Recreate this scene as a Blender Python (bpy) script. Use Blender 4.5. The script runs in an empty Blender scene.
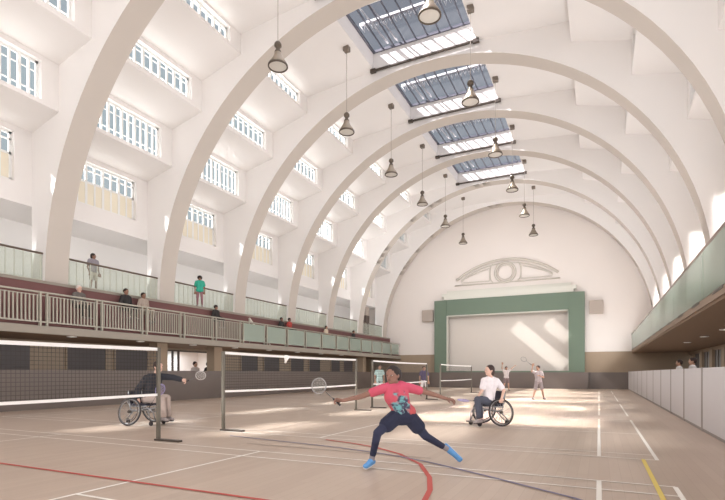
import bpy, bmesh, math, random
from mathutils import Vector, Matrix, Quaternion
random.seed(7)
SC = bpy.context.scene
COL = SC.collection
PI = math.pi

# ------------------------------------------------------------------ helpers
def tag(o, label=None, cat=None, group=None, kind=None):
    if label: o['label'] = label
    if cat: o['category'] = cat
    if group: o['group'] = group
    if kind: o['kind'] = kind
    return o

def empty(name, loc=(0, 0, 0), rz=0.0, label=None, cat=None, group=None):
    o = bpy.data.objects.new(name, None)
    COL.objects.link(o)
    o.location = loc
    o.rotation_euler = (0, 0, rz)
    o.empty_display_size = 0.2
    return tag(o, label, cat, group)

def copy_tree(o, parent=None):
    c = o.copy()
    COL.objects.link(c)
    c.parent = parent
    for ch in list(o.children):
        copy_tree(ch, c)
    return c

class MB:
    """collects shapes and links them as one mesh"""
    def __init__(self):
        self.v = []; self.f = []; self.sm = []
    def add(self, vs, fs, smooth=False):
        b = len(self.v)
        self.v += [tuple(p) for p in vs]
        for f in fs:
            self.f.append(tuple(i + b for i in f)); self.sm.append(smooth)
        return self
    def box(self, x0, y0, z0, x1, y1, z1):
        return self.add([(x0,y0,z0),(x1,y0,z0),(x1,y1,z0),(x0,y1,z0),(x0,y0,z1),(x1,y0,z1),(x1,y1,z1),(x0,y1,z1)],
                        [(0,3,2,1),(4,5,6,7),(0,1,5,4),(1,2,6,5),(2,3,7,6),(3,0,4,7)])
    def cbox(self, cx, cy, cz, sx, sy, sz):
        return self.box(cx-sx/2, cy-sy/2, cz-sz/2, cx+sx/2, cy+sy/2, cz+sz/2)
    def quad(self, a, b, c, d):
        return self.add([a, b, c, d], [(0, 1, 2, 3)])
    def tube(self, pts, r, n=8, closed=False, caps=True):
        pts = [Vector(p) for p in pts]
        rr = r if isinstance(r, (list, tuple)) else [r]*len(pts)
        m = len(pts); vs = []; fs = []
        t0 = (pts[1]-pts[0]).normalized()
        up = Vector((0,0,1)) if abs(t0.z) < .9 else Vector((1,0,0))
        nrm = t0.cross(up).normalized()
        for i, p in enumerate(pts):
            if closed: t = pts[(i+1) % m]-pts[i-1]
            elif i == 0: t = pts[1]-pts[0]
            elif i == m-1: t = pts[-1]-pts[-2]
            else: t = pts[i+1]-pts[i-1]
            t.normalize()
            nrm = (nrm - t*nrm.dot(t)).normalized()
            bn = t.cross(nrm)
            for k in range(n):
                a = 2*PI*k/n
                vs.append(p + (nrm*math.cos(a)+bn*math.sin(a))*rr[i])
        seg = m if closed else m-1
        for i in range(seg):
            for k in range(n):
                a = i*n+k; b = i*n+(k+1) % n
                j = (i+1) % m
                fs.append((a, b, j*n+(k+1) % n, j*n+k))
        self.add(vs, fs, True)
        if caps and not closed:
            b = len(self.v)-len(vs)
            self.f.append(tuple(b+k for k in reversed(range(n)))); self.sm.append(False)
            self.f.append(tuple(b+(m-1)*n+k for k in range(n))); self.sm.append(False)
        return self
    def lathe(self, prof, c=(0,0,0), n=20, axis='z'):
        vs = []; fs = []
        for r, z in prof:
            for k in range(n):
                a = 2*PI*k/n
                x, y = r*math.cos(a), r*math.sin(a)
                p = {'z': (x, y, z), 'y': (x, z, y), 'x': (z, x, y)}[axis]
                vs.append((c[0]+p[0], c[1]+p[1], c[2]+p[2]))
        for i in range(len(prof)-1):
            for k in range(n):
                fs.append((i*n+k, i*n+(k+1) % n, (i+1)*n+(k+1) % n, (i+1)*n+k))
        return self.add(vs, fs, True)
    def ball(self, c, r, sx=1, sy=1, sz=1, n=14, m=9):
        prof = [(max(1e-4, math.sin(PI*i/m)), -math.cos(PI*i/m)) for i in range(m+1)]
        vs = []; fs = []
        for q, z in prof:
            for k in range(n):
                a = 2*PI*k/n
                vs.append((c[0]+r*sx*q*math.cos(a), c[1]+r*sy*q*math.sin(a), c[2]+r*sz*z))
        for i in range(m):
            for k in range(n):
                fs.append((i*n+k, i*n+(k+1) % n, (i+1)*n+(k+1) % n, (i+1)*n+k))
        return self.add(vs, fs, True)
    def prism(self, poly, h0, h1, plane='xz'):
        """extrude a polygon given in a plane along the remaining axis"""
        n = len(poly)
        def P(p, h): return {'xz': (p[0], h, p[1]), 'xy': (p[0], p[1], h), 'yz': (h, p[0], p[1])}[plane]
        vs = [P(p, h0) for p in poly]+[P(p, h1) for p in poly]
        fs = [tuple(range(n)), tuple(reversed(range(n, 2*n)))]
        fs += [(i, (i+1) % n, n+(i+1) % n, n+i) for i in range(n)]
        return self.add(vs, fs)
    def xf(self, M):
        self.v = [tuple(M @ Vector(p)) for p in self.v]
        return self
    def mesh(self, name):
        me = bpy.data.meshes.new(name)
        me.from_pydata(self.v, [], self.f)
        for p, s in zip(me.polygons, self.sm): p.use_smooth = s
        bm = bmesh.new(); bm.from_mesh(me)
        bmesh.ops.remove_doubles(bm, verts=bm.verts, dist=1e-6)
        bmesh.ops.recalc_face_normals(bm, faces=bm.faces)
        bm.to_mesh(me); bm.free()
        return me
    def build(self, name, m, parent=None, kind=None, bevel=0):
        me = self.mesh(name)
        me.materials.append(m)
        o = bpy.data.objects.new(name, me)
        COL.objects.link(o)
        if parent is not None: o.parent = parent
        if kind: o['kind'] = kind
        if bevel:
            b = o.modifiers.new('b', 'BEVEL'); b.width = bevel; b.segments = 2; b.limit_method = 'ANGLE'
        return o

# ------------------------------------------------------------------ materials
MATS = {}
def lin(c):
    return tuple(((v/255)/12.92 if v/255 <= .04045 else ((v/255+.055)/1.055)**2.4) for v in c)
def mat(name, rgb, rough=.7, metal=0.0, var=.05, scale=3.0, bump=0.0, spec=.3, coat=0.0):
    if name in MATS: return MATS[name]
    m = bpy.data.materials.new(name); m.use_nodes = True
    nt = m.node_tree; N = nt.nodes; Lk = nt.links
    b = N['Principled BSDF']
    c = lin(rgb)
    tc = N.new('ShaderNodeTexCoord'); no = N.new('ShaderNodeTexNoise')
    no.inputs['Scale'].default_value = scale; no.inputs['Detail'].default_value = 3
    Lk.new(tc.outputs['Object'], no.inputs['Vector'])
    mx = N.new('ShaderNodeMix'); mx.data_type = 'RGBA'
    mx.inputs[6].default_value = tuple(max(0, v*(1-var)) for v in c)+(1,)
    mx.inputs[7].default_value = tuple(min(1, v*(1+var)) for v in c)+(1,)
    Lk.new(no.outputs['Fac'], mx.inputs[0]); Lk.new(mx.outputs[2], b.inputs['Base Color'])
    b.inputs['Roughness'].default_value = rough; b.inputs['Metallic'].default_value = metal
    b.inputs['Specular IOR Level'].default_value = spec
    if coat: b.inputs['Coat Weight'].default_value = coat
    if bump:
        bp = N.new('ShaderNodeBump'); bp.inputs['Strength'].default_value = bump; bp.inputs['Distance'].default_value = .01
        Lk.new(no.outputs['Fac'], bp.inputs['Height']); Lk.new(bp.outputs['Normal'], b.inputs['Normal'])
    MATS[name] = m
    return m
def emis(name, rgb, s):
    if name in MATS: return MATS[name]
    m = bpy.data.materials.new(name); m.use_nodes = True
    b = m.node_tree.nodes['Principled BSDF']
    b.inputs['Base Color'].default_value = lin(rgb)+(1,)
    b.inputs['Emission Color'].default_value = lin(rgb)+(1,)
    b.inputs['Emission Strength'].default_value = s
    MATS[name] = m
    return m
def glass(name, rgb, gloss=.08, rough=.05):
    """thin tinted pane: see-through with a slight reflection"""
    if name in MATS: return MATS[name]
    m = bpy.data.materials.new(name); m.use_nodes = True
    nt = m.node_tree; N = nt.nodes; Lk = nt.links
    N.remove(N['Principled BSDF'])
    t = N.new('ShaderNodeBsdfTransparent'); t.inputs['Color'].default_value = lin(rgb)+(1,)
    g = N.new('ShaderNodeBsdfGlossy'); g.inputs['Roughness'].default_value = rough
    mx = N.new('ShaderNodeMixShader'); mx.inputs[0].default_value = gloss
    Lk.new(t.outputs[0], mx.inputs[1]); Lk.new(g.outputs[0], mx.inputs[2])
    Lk.new(mx.outputs[0], N['Material Output'].inputs['Surface'])
    MATS[name] = m
    return m
def frosted(name, rgb, clear=.45):
    """tinted pane, partly scattering"""
    if name in MATS: return MATS[name]
    m = bpy.data.materials.new(name); m.use_nodes = True
    nt = m.node_tree; N = nt.nodes; Lk = nt.links
    b = N['Principled BSDF']; b.inputs['Base Color'].default_value = lin(rgb)+(1,); b.inputs['Roughness'].default_value = .25
    t = N.new('ShaderNodeBsdfTransparent'); t.inputs['Color'].default_value = (.9, .95, .92, 1)
    mx = N.new('ShaderNodeMixShader'); mx.inputs[0].default_value = clear
    Lk.new(b.outputs[0], mx.inputs[1]); Lk.new(t.outputs[0], mx.inputs[2])
    Lk.new(mx.outputs[0], N['Material Output'].inputs['Surface'])
    MATS[name] = m
    return m
def net_mat(name, rgb, cell, wire, axes):
    """square cord mesh with open holes; axes = object-space axes the cords run across"""
    if name in MATS: return MATS[name]
    m = bpy.data.materials.new(name); m.use_nodes = True
    nt = m.node_tree; N = nt.nodes; Lk = nt.links
    b = N['Principled BSDF']; b.inputs['Base Color'].default_value = lin(rgb)+(1,); b.inputs['Roughness'].default_value = .9
    tc = N.new('ShaderNodeTexCoord'); sp = N.new('ShaderNodeSeparateXYZ'); Lk.new(tc.outputs['Object'], sp.inputs[0])
    outs = []
    for ax in axes:
        d = N.new('ShaderNodeMath'); d.operation = 'DIVIDE'; d.inputs[1].default_value = cell
        Lk.new(sp.outputs[ax], d.inputs[0])
        fr = N.new('ShaderNodeMath'); fr.operation = 'FRACT'; Lk.new(d.outputs[0], fr.inputs[0])
        lt = N.new('ShaderNodeMath'); lt.operation = 'LESS_THAN'; lt.inputs[1].default_value = wire/cell
        Lk.new(fr.outputs[0], lt.inputs[0]); outs.append(lt)
    mxm = N.new('ShaderNodeMath'); mxm.operation = 'MAXIMUM'
    Lk.new(outs[0].outputs[0], mxm.inputs[0]); Lk.new(outs[1].outputs[0], mxm.inputs[1])
    t = N.new('ShaderNodeBsdfTransparent')
    mx = N.new('ShaderNodeMixShader')
    Lk.new(mxm.outputs[0], mx.inputs[0]); Lk.new(t.outputs[0], mx.inputs[1]); Lk.new(b.outputs[0], mx.inputs[2])
    Lk.new(mx.outputs[0], N['Material Output'].inputs['Surface'])
    MATS[name] = m
    return m

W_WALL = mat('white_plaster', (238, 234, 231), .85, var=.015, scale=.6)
W_RIB = mat('soffit_shade_plaster', (200, 191, 182), .85, var=.015, scale=.6)  # rib soffits: their shade is painted in as a darker tan
W_END = mat('end_plaster', (232, 224, 218), .85, var=.015, scale=.5)
W_FRAME = mat('white_paint', (240, 240, 238), .6, var=.01)
CREAM = mat('cream_panel', (240, 232, 212), .7, var=.02)
BROWN = mat('brown_wall', (162, 144, 124), .7, var=.04, scale=1.5)
BROWN_D = mat('brown_fascia', (120, 84, 82), .7, var=.05, scale=2)
DADO = mat('grey_dado', (112, 101, 95), .38, var=.06, scale=1.2, spec=.45)
DARKP = mat('dark_panel', (84, 79, 80), .5, var=.06, scale=2)
GREEN = mat('green_frame', (108, 124, 108), .55, var=.03)
GREEN_L = mat('pale_green_moulding', (216, 214, 204), .7, var=.02)
MOULD = mat('moulding_grey', (205, 198, 188), .75, var=.02)
SCREEN = mat('stage_screen', (214, 206, 198), .8, var=.01)
STEEL = mat('pale_rail_steel', (172, 167, 154), .4, .2, var=.03)
DARKM = mat('dark_metal', (88, 80, 74), .45, .4, var=.05)
RAILW = mat('dark_handrail', (112, 98, 88), .5, var=.05)
POSTM = mat('post_grey_green', (106, 100, 90), .5, .2, var=.05)
TAPE = mat('white_tape', (238, 234, 231), .7, var=.02)
LAMPM = mat('lamp_metal', (150, 138, 124), .35, .75, var=.08, scale=8)
LAMPD = mat('lamp_dark', (96, 86, 76), .45, .5, var=.05)
WHITE_P = mat('partition_panel', (216, 213, 215), .45, var=.015, spec=.4)
SLAB = mat('slab_edge', (156, 148, 137), .7, var=.03)
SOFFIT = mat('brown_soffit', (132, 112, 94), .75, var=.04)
SPEAK = mat('speaker_grille', (176, 164, 154), .8, var=.04, scale=40)
TYRE = mat('tyre_rubber', (62, 58, 60), .7, var=.05)
CHROME = mat('chair_tube', (150, 150, 152), .3, .8, var=.03)
CHAIRB = mat('chair_fabric', (52, 50, 60), .8, var=.06)
GLASS_W = glass('window_glass', (236, 242, 244), .06)
GLASS_S = glass('skylight_glass', (198, 197, 204), .06)
GLASS_B = frosted('balustrade_glass', (186, 198, 186), .5)
GLASS_P = frosted('pale_gallery_glass', (240, 232, 224), .85)
GLASS_G = frosted('green_parapet_glass', (120, 131, 117), .06)

def floor_mat():
    m = bpy.data.materials.new('wood_sports_floor'); m.use_nodes = True
    nt = m.node_tree; N = nt.nodes; Lk = nt.links
    b = N['Principled BSDF']
    tc = N.new('ShaderNodeTexCoord')
    mp = N.new('ShaderNodeMapping'); mp.inputs['Rotation'].default_value = (0, 0, PI/2)
    Lk.new(tc.outputs['Object'], mp.inputs[0])
    br = N.new('ShaderNodeTexBrick'); br.inputs['Scale'].default_value = 1
    br.inputs['Brick Width'].default_value = 1.9; br.inputs['Row Height'].default_value = .12
    br.inputs['Mortar Size'].default_value = .002
    br.inputs['Color1'].default_value = lin((195, 174, 157))+(1,)
    br.inputs['Color2'].default_value = lin((188, 166, 149))+(1,)
    br.inputs['Mortar'].default_value = lin((174, 150, 131))+(1,)
    Lk.new(mp.outputs[0], br.inputs['Vector'])
    no = N.new('ShaderNodeTexNoise'); no.inputs['Scale'].default_value = .35; no.inputs['Detail'].default_value = 4
    Lk.new(tc.outputs['Object'], no.inputs['Vector'])
    mx = N.new('ShaderNodeMix'); mx.data_type = 'RGBA'; mx.blend_type = 'MULTIPLY'; mx.inputs[0].default_value = .2
    Lk.new(br.outputs['Color'], mx.inputs[6]); Lk.new(no.outputs['Fac'], mx.inputs[7])
    Lk.new(mx.outputs[2], b.inputs['Base Color'])
    b.inputs['Roughness'].default_value = .36; b.inputs['Specular IOR Level'].default_value = .55
    return m

# ------------------------------------------------------------------ camera (level, shifted lens)
YAW = math.atan(236.5/489)
F = 489.0
cam = bpy.data.cameras.new('camera'); camo = bpy.data.objects.new('camera', cam); COL.objects.link(camo)
camo.location = (0, 0, 1.25); camo.rotation_euler = (PI/2, 0, YAW)
cam.sensor_fit = 'HORIZONTAL'; cam.sensor_width = 36; cam.lens = 36*F/725
cam.shift_y = (373-250)/725; cam.clip_start = .05; cam.clip_end = 500
SC.camera = camo
CR = Vector((math.cos(YAW), math.sin(YAW), 0)); CF = Vector((-math.sin(YAW), math.cos(YAW), 0))
def at_depth(px, d, z=0.0):
    p = CR*((px-362.5)/F*d)+CF*d
    return Vector((p.x, p.y, z))

# ------------------------------------------------------------------ setting dimensions
XC = -7.1
YEND = 42.3
YBACK = -9.4
SP = 5.06
RIB0 = 10.8
RW = .86
R = 10.75; ZC = 4.45
ribs = list(range(-4, 7))          # rib k spans RIB0+SP*k .. +RW
def ry(k): return RIB0+SP*k
# stepped section: (offset from hall axis, z window bottom, z window top, wall bottom, wall top)
TIERS = [(11.5, 8.05, 9.8, 7.3, 10.0), (9.95, 10.55, 11.87, 10.4, 12.05), (8.2, 12.64, 13.57, 12.45, 13.75), (6.1, 14.42, 15.02, 14.3, 15.12)]
ZTOP = 15.45; SKY = 2.4

# floor
MB().box(-26, YBACK, -.3, 10, YEND+.3, 0).build('floor', floor_mat(), kind='structure')

# floor markings
LINEW = mat('line_white', (240, 234, 226), .6, var=.02)
LINER = mat('line_red', (186, 84, 76), .6, var=.03)
LINEB = mat('line_blue', (128, 122, 146), .6, var=.03)
LINEY = mat('line_yellow', (224, 200, 110), .6, var=.03)
LINED = mat('line_dark', (140, 124, 116), .6, var=.03)
def strip(mb, pts, w, z):
    pts = [Vector((p[0], p[1], 0)) for p in pts]
    L = []
    for i, p in enumerate(pts):
        t = (pts[min(i+1, len(pts)-1)]-pts[max(i-1, 0)]).normalized()
        n = Vector((-t.y, t.x, 0))
        L.append((p+n*w/2, p-n*w/2))
    for (a, b), (c, d) in zip(L, L[1:]):
        mb.quad((a.x, a.y, z), (b.x, b.y, z), (d.x, d.y, z), (c.x, c.y, z))
NETX = -7.35
courts = [(.2, 6.3), (8.12, 14.75), (16.0, 22.3), (24.0, 30.5), (32.0, 38.6)]
mw = MB(); zz = .004
for (y0, y1) in courts:
    for s in (-1, 1):
        def X(x): return x if s > 0 else 2*NETX-x
        for x in (.75, 0, -4.85):
            strip(mw, [(X(x), y0), (X(x), y1)], .05, zz)
        for y in (y0, y0+.46, y1-.46, y1):
            strip(mw, [(X(.75), y), (NETX, y)], .04, zz+.001)
        strip(mw, [(X(.75), (y0+y1)/2), (X(-4.85), (y0+y1)/2)], .04, zz+.001)
mw.build('floor_markings_white', LINEW, kind='structure')
mr = MB()
strip(mr, [(-16.5, 3.9), (-2.4, 3.9)], .05, .007)
arc = [(-4.6, 7.92), (-4.0, 7.75), (-3.38, 7.48), (-2.76, 7.02), (-2.2, 6.36), (-1.82, 5.6), (-1.62, 5.0), (-1.52, 4.5), (-1.5, 3.9), (-1.6, 3.2)]
strip(mr, arc, .06, .007)
mr.build('floor_markings_red', LINER, kind='structure')
mbl = MB(); strip(mbl, [(-6.6, 7.6), (-3.89, 7.17), (-2.9, 6.9), (-2.14, 6.55), (-1.25, 5.99), (-.23, 5.3), (.8, 4.4)], .045, .009); mbl.build('floor_markings_blue', LINEB, kind='structure')
my = MB(); strip(my, [(.57, 8.1), (.57, 2.0)], .05, .009); my.build('floor_markings_yellow', LINEY, kind='structure')
md = MB(); strip(md, [(-5.6, 6.88), (-2.2, 6.84)], .03, .010); md.build('floor_markings_dark', LINED, kind='structure')

# ------------------------------------------------------------------ vault shell with window holes
bays = list(range(-4, 6))           # bay k lies between rib k and rib k+1
def bay_y(k): return ry(k)+RW, ry(k+1)
def side_x(s, a): return XC-s*a      # s=+1 left, -1 right
shell = MB()
holes = []
for s in (1, -1):
    for ti, (a, wz0, wz1, z0, z1) in enumerate(TIERS):
        x = side_x(s, a); ya = YBACK
        for k in bays:
            b0, b1 = bay_y(k); m = (b0+b1)/2
            h0, h1 = m-1.5, m+1.5
            if ti == 3: h0, h1 = m-1.45, m+1.45
            xo = x-s*.28
            shell.quad((x, ya, z0), (x, h0, z0), (x, h0, z1), (x, ya, z1))
            shell.quad((x, h0, z0), (x, h1, z0), (x, h1, wz0), (x, h0, wz0))
            shell.quad((x, h0, wz1), (x, h1, wz1), (x, h1, z1), (x, h0, z1))
            shell.quad((x, h0, wz0), (xo, h0, wz0), (xo, h0, wz1), (x, h0, wz1))
            shell.quad((x, h1, wz0), (xo, h1, wz0), (xo, h1, wz1), (x, h1, wz1))
            shell.quad((x, h0, wz0), (xo, h0, wz0), (xo, h1, wz0), (x, h1, wz0))
            shell.quad((x, h0, wz1), (xo, h0, wz1), (xo, h1, wz1), (x, h1, wz1))
            holes.append((s, ti, k, x, h0, h1, wz0, wz1)); ya = h1
        shell.quad((x, ya, z0), (x, YEND, z0), (x, YEND, z1), (x, ya, z1))
        nx, nz = (side_x(s, TIERS[ti+1][0]), TIERS[ti+1][3]) if ti < 3 else (side_x(s, SKY), ZTOP)
        shell.quad((x, YBACK, z1), (x, YEND, z1), (nx, YEND, nz), (nx, YBACK, nz))
    # ledge below the lowest windows back to the gallery wall
    x = side_x(s, TIERS[0][0]); xw = x-s*2.2
    shell.quad((x, YBACK, 7.3), (x, YEND, 7.3), (xw, YEND, 7.25), (xw, YBACK, 7.25))
ya = YBACK
skies = []
for k in bays:
    b0, b1 = bay_y(k); h0, h1 = b0+.35, b1-.12
    xl, xr = XC-SKY, XC+SKY
    shell.quad((xl, ya, ZTOP), (xr, ya, ZTOP), (xr, h0, ZTOP), (xl, h0, ZTOP))
    zt = ZTOP+.75
    if k == 5:
        shell.quad((xl, h0, ZTOP), (xr, h0, ZTOP), (xr, h1, ZTOP), (xl, h1, ZTOP))
    else:
        for (p, q) in (((xl, h0), (xr, h0)), ((xr, h0), (xr, h1)), ((xr, h1), (xl, h1)), ((xl, h1), (xl, h0))):
            shell.quad((p[0], p[1], ZTOP), (q[0], q[1], ZTOP), (q[0], q[1], zt), (p[0], p[1], zt))
        skies.append((k, xl, xr, h0, h1, zt))
    ya = h1
shell.quad((XC-SKY, ya, ZTOP), (XC+SKY, ya, ZTOP), (XC+SKY, YEND, ZTOP), (XC-SKY, YEND, ZTOP))
shell.build('ceiling', W_WALL, kind='structure')

# arch ribs: deep fins following the stepped section
def rib_poly(r):
    out = []
    inner = []
    n = 56
    for i in range(n+1):
        t = PI*i/n
        inner.append((XC-r*math.cos(t), ZC+r*math.sin(t)))
    inner = [(XC-r, 2.83)]+inner+[(XC+r, 2.83)]
    sect = []
    for (a, w0, w1, z0, z1) in TIERS:
        sect += [(a+.02, z0), (a+.02, z1+.02)]
    left = [(XC-11.5, 2.83)]+[(XC-a, z) for a, z in sect]+[(XC-SKY, ZTOP+.03)]
    right = [(XC+SKY, ZTOP+.03)]+[(XC+a, z) for a, z in reversed(sect)]+[(XC+11.5, 2.83)]
    return inner, left+right
def rib(k):
    inner, outer = rib_poly(R)
    y0, y1 = ry(k), ry(k)+RW
    mb = MB()
    n = len(inner)
    for (p, q) in zip(inner, inner[1:]):
        mb.add([(p[0], y0, p[1]), (q[0], y0, q[1]), (q[0], y1, q[1]), (p[0], y1, p[1])], [(0, 1, 2, 3)], True)
    o = mb
    # side faces: ring polygon filled by triangulation
    me = bpy.data.meshes.new('fin')
    bm = bmesh.new()
    for y in (y0, y1):
        loop = [bm.verts.new((p[0], y, p[1])) for p in inner]+[bm.verts.new((p[0], y, p[1])) for p in reversed(outer)]
        es = [bm.edges.new((loop[i], loop[(i+1) % len(loop)])) for i in range(len(loop))]
        bmesh.ops.triangle_fill(bm, use_beauty=True, use_dissolve=False, edges=es)
    bm.verts.index_update()
    o2 = MB(); o2.add([tuple(v.co) for v in bm.verts], [tuple(v.index for v in f.verts) for f in bm.faces]); bm.free()
    mesh_obj = MB()
    mesh_obj.add(o2.v, o2.f)
    b = mesh_obj.mesh('arch_beam'); b.materials.append(W_WALL)
    ob = bpy.data.objects.new('arch_beam', b); COL.objects.link(ob); ob['kind'] = 'structure'
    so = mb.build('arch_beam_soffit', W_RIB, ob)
    return ob
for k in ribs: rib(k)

# windows (frame, muntins, glass, cream lower boards on the lowest tier)
WN = 0
def window(s, ti, k, x, h0, h1, z0, z1):
    global WN
    WN += 1
    xo = x-s*.2
    nx = {0: 8, 1: 10, 2: 8, 3: 8}[ti]
    fr = MB()
    t = .05
    def bar(y0, y1, a, b, d=.05): fr.box(xo-d/2, y0, a, xo+d/2, y1, b)
    bar(h0, h1, z0, z0+.09); bar(h0, h1, z1-.09, z1); bar(h0, h0+.09, z0, z1); bar(h1-.09, h1, z0, z1)
    zc = z0
    if ti == 0: zc = z0+(z1-z0)*.56
    for i in range(1, nx):
        y = h0+(h1-h0)*i/nx
        w = .035 if i % 2 else .05
        bar(y-w, y+w, z0, z1, .06)
    if ti == 0:
        bar(h0, h1, zc-.04, zc+.04); bar(h0, h1, z1-.3, z1-.25)
    else:
        bar(h0, h1, z1-.30*(z1-z0), z1-.30*(z1-z0)+.035, .03)
        bar(h0, h1, z0+.2*(z1-z0), z0+.2*(z1-z0)+.035, .03)
    f = fr.build('window_%d' % WN, W_FRAME, kind='structure')
    g = MB().quad((xo, h0, zc), (xo, h1, zc), (xo, h1, z1), (xo, h0, z1)).build('window_pane', GLASS_W, f)
    if ti == 0:
        MB().box(xo-.01, h0, z0, xo+.012, h1, zc).build('window_board', CREAM, f)
    if s > 0 and (k == 5 or k <= -4 or (k == -3 and ti > 0)):
        MB().box(xo-s*.10-.01, h0-.05, z0-.05, xo-s*.10+.01, h1+.05, z1+.05).build('window_cover', mat('sun_block_board', (196, 202, 204), .8), f)  # opaque board added outside the pane to block sun from this bay
for h in holes: window(*h)
# skylights
for (k, xl, xr, h0, h1, zt) in skies:
    WN += 1
    fr = MB(); z = zt
    for (a, b, c, d) in ((xl, h0, xr, h0+.08), (xl, h1-.08, xr, h1), (xl, h0, xl+.08, h1), (xr-.08, h0, xr, h1)):
        fr.box(a, b, z-.05, c, d, z+.06)
    for i in range(1, 9):
        x = xl+(xr-xl)*i/9
        fr.box(x-.016, h0, z-.04, x+.016, h1, z+.04)
    f = fr.build('window_%d' % WN, mat('skylight_bar', (104, 104, 114), .5), kind='structure')
    tr = MB()
    yt = h0+(h1-h0)*.62
    tr.box(xl, yt-.05, z+.35, xr, yt+.05, z+.45)
    for i in range(22):
        x0 = xl+(xr-xl)*i/22; x1 = xl+(xr-xl)*(i+1)/22
        tr.tube([(x0, yt, z+.4), ((x0+x1)/2, yt+.25, z+.2), (x1, yt, z+.4)], .03, 5)
    for x in (xl+.25, xl+.7):
        tr.tube([(x, h0, z+.5), (x+.5, h1, z+.25)], .04, 5)
    tr.build('window_truss', W_FRAME, f)
    MB().quad((xl, h0, z), (xr, h0, z), (xr, h1, z), (xl, h1, z)).build('window_pane', GLASS_S, f)
    # blind cassette along the far edge of the opening
    b = MB().tube([(xl-.05+(xr-xl+.1)*i/10, h1-.02, ZTOP-.1-.10*math.sin(PI*i/10)*0) for i in range(11)], .055, 8)
    for x in (xl, xr): b.cbox(x, h1-.02, ZTOP-.1, .26, .13, .16)
    b.build('window_cover', DARKM, f)

# ------------------------------------------------------------------ walls
# end wall
XL, XR = -24.0, 9.0
ew = MB()
ew.box(XL, YEND, 2.9, -13.0, YEND+.3, 17.5)
ew.box(-1.1, YEND, 2.9, XR, YEND+.3, 17.5)
ew.box(-13.0, YEND, 7.5, -1.1, YEND+.3, 17.5)
ew.build('wall_end', W_END, kind='structure')
w2 = MB(); w2.box(XL, YEND-.04, 1.3, -13.0, YEND+.3, 2.9); w2.box(-1.1, YEND-.04, 1.3, XR, YEND+.3, 2.9)
w2.build('wall_end_brown', BROWN, kind='structure')
MB().box(XL, YEND-.1, 0, XR, YEND+.3, 1.3).build('wall_end_dado', DADO, kind='structure')
# stage recess
st = MB()
st.box(-13.0, YEND+.3, 1.0, -12.6, YEND+1.2, 8); st.box(-1.5, YEND+.3, 1.0, -1.1, YEND+1.2, 8)
st.box(-13, YEND+.3, 6.5, -1.1, YEND+1.2, 8.0); st.box(-13, YEND+.3, .9, -1.1, YEND+1.2, 1.3)
st.build('trim_1', SCREEN, kind='structure')

sf = MB()
zb, ztp = 1.3, 7.62
sf.box(-13.15, YEND-.5, zb, -12.05, YEND-.12, ztp); sf.box(-2.15, YEND-.5, zb, -1.0, YEND-.12, ztp)
sf.box(-12.05, YEND-.5, 6.28, -2.15, YEND-.12, ztp)
stage = empty('proscenium_arch', (0, 0, 0), 0, 'broad sage green proscenium frame around the stage screen on the end wall', 'proscenium')
sf.build('surround', GREEN, stage, bevel=.03)
il = MB(); il.box(-12.05, YEND-.44, zb, -11.97, YEND-.13, 6.28); il.box(-2.23, YEND-.44, zb, -2.15, YEND-.13, 6.28); il.box(-12.05, YEND-.44, 6.2, -2.15, YEND-.13, 6.28)
il.build('inner_lining', GREEN_L, stage)
MB().box(-12.05, YEND-.46, 1.3, -2.15, YEND-.13, 1.42).build('sill', GREEN, stage)
scr = MB().box(-12.55, YEND+.45, 1.32, -1.55, YEND+.5, 6.45).build('stage_screen', SCREEN)
tag(scr, 'large pale blank screen filling the green stage opening', 'screen')
MB().box(-13.4, YEND-.56, 0, -.75, YEND-.1, 1.3).build('wall_end_stage_front', DADO, kind='structure')
# cornice and pediment
MB().box(-12.3, YEND-.42, 7.66, -1.8, YEND+.02, 7.9).box(-12.5, YEND-.4, 7.9, -1.6, YEND+.02, 8.2).box(-12.1, YEND-.2, 8.2, -2.0, YEND+.02, 8.45).build('trim_2', GREEN_L, kind='structure')
PEDX = -7.1
def arc_pts(cx, cz, r, a0, a1, n=24): return [(cx+r*math.cos(a0+(a1-a0)*i/n), YEND-.1, cz+r*math.sin(a0+(a1-a0)*i/n)) for i in range(n+1)]
ped = empty('pediment_moulding', (0, 0, 0), 0, 'curved plaster pediment with round medallion above the green stage frame', 'moulding')
half = 4.15; rise = 1.45; rr = (half*half+rise*rise)/(2*rise); cz = 9.35+rise-rr
th = math.asin(half/rr)
MB().tube(arc_pts(PEDX, cz, rr, PI/2+th, PI/2-th), .11, 8).tube(arc_pts(PEDX, cz, rr-.3, PI/2+th*.93, PI/2-th*.93), .05, 6).build('arch_moulding', MOULD, ped)
MB().tube(arc_pts(PEDX, 9.72, .82, 0, 2*PI, 28)[:-1], .1, 8, closed=True).tube(arc_pts(PEDX, 9.72, .6, 0, 2*PI, 28)[:-1], .04, 6, closed=True).build('medallion_ring', MOULD, ped)
MB().tube([(PEDX-4.3, YEND-.1, 8.88), (PEDX+4.3, YEND-.1, 8.88)], .05, 6).build('base_moulding', MOULD, ped)
for s in (-1, 1):
    pts = [(PEDX+s*1.3, YEND-.1, 9.1), (PEDX+s*3.7, YEND-.1, 9.1)]+[(PEDX+s*(3.7-2.4*i/8), YEND-.1, 9.1+.12+(.95)*(i/8)**.7) for i in range(9)]
    MB().tube(pts, .045, 6, closed=True).build('spandrel_panel', MOULD, ped)
    MB().tube([(PEDX+s*(1.0+.28*math.cos(a)), YEND-.1, 9.72+.75*math.sin(a)) for a in [(-PI/2+PI*i/8) for i in range(9)]], .05, 6).build('scroll', MOULD, ped)
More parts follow.
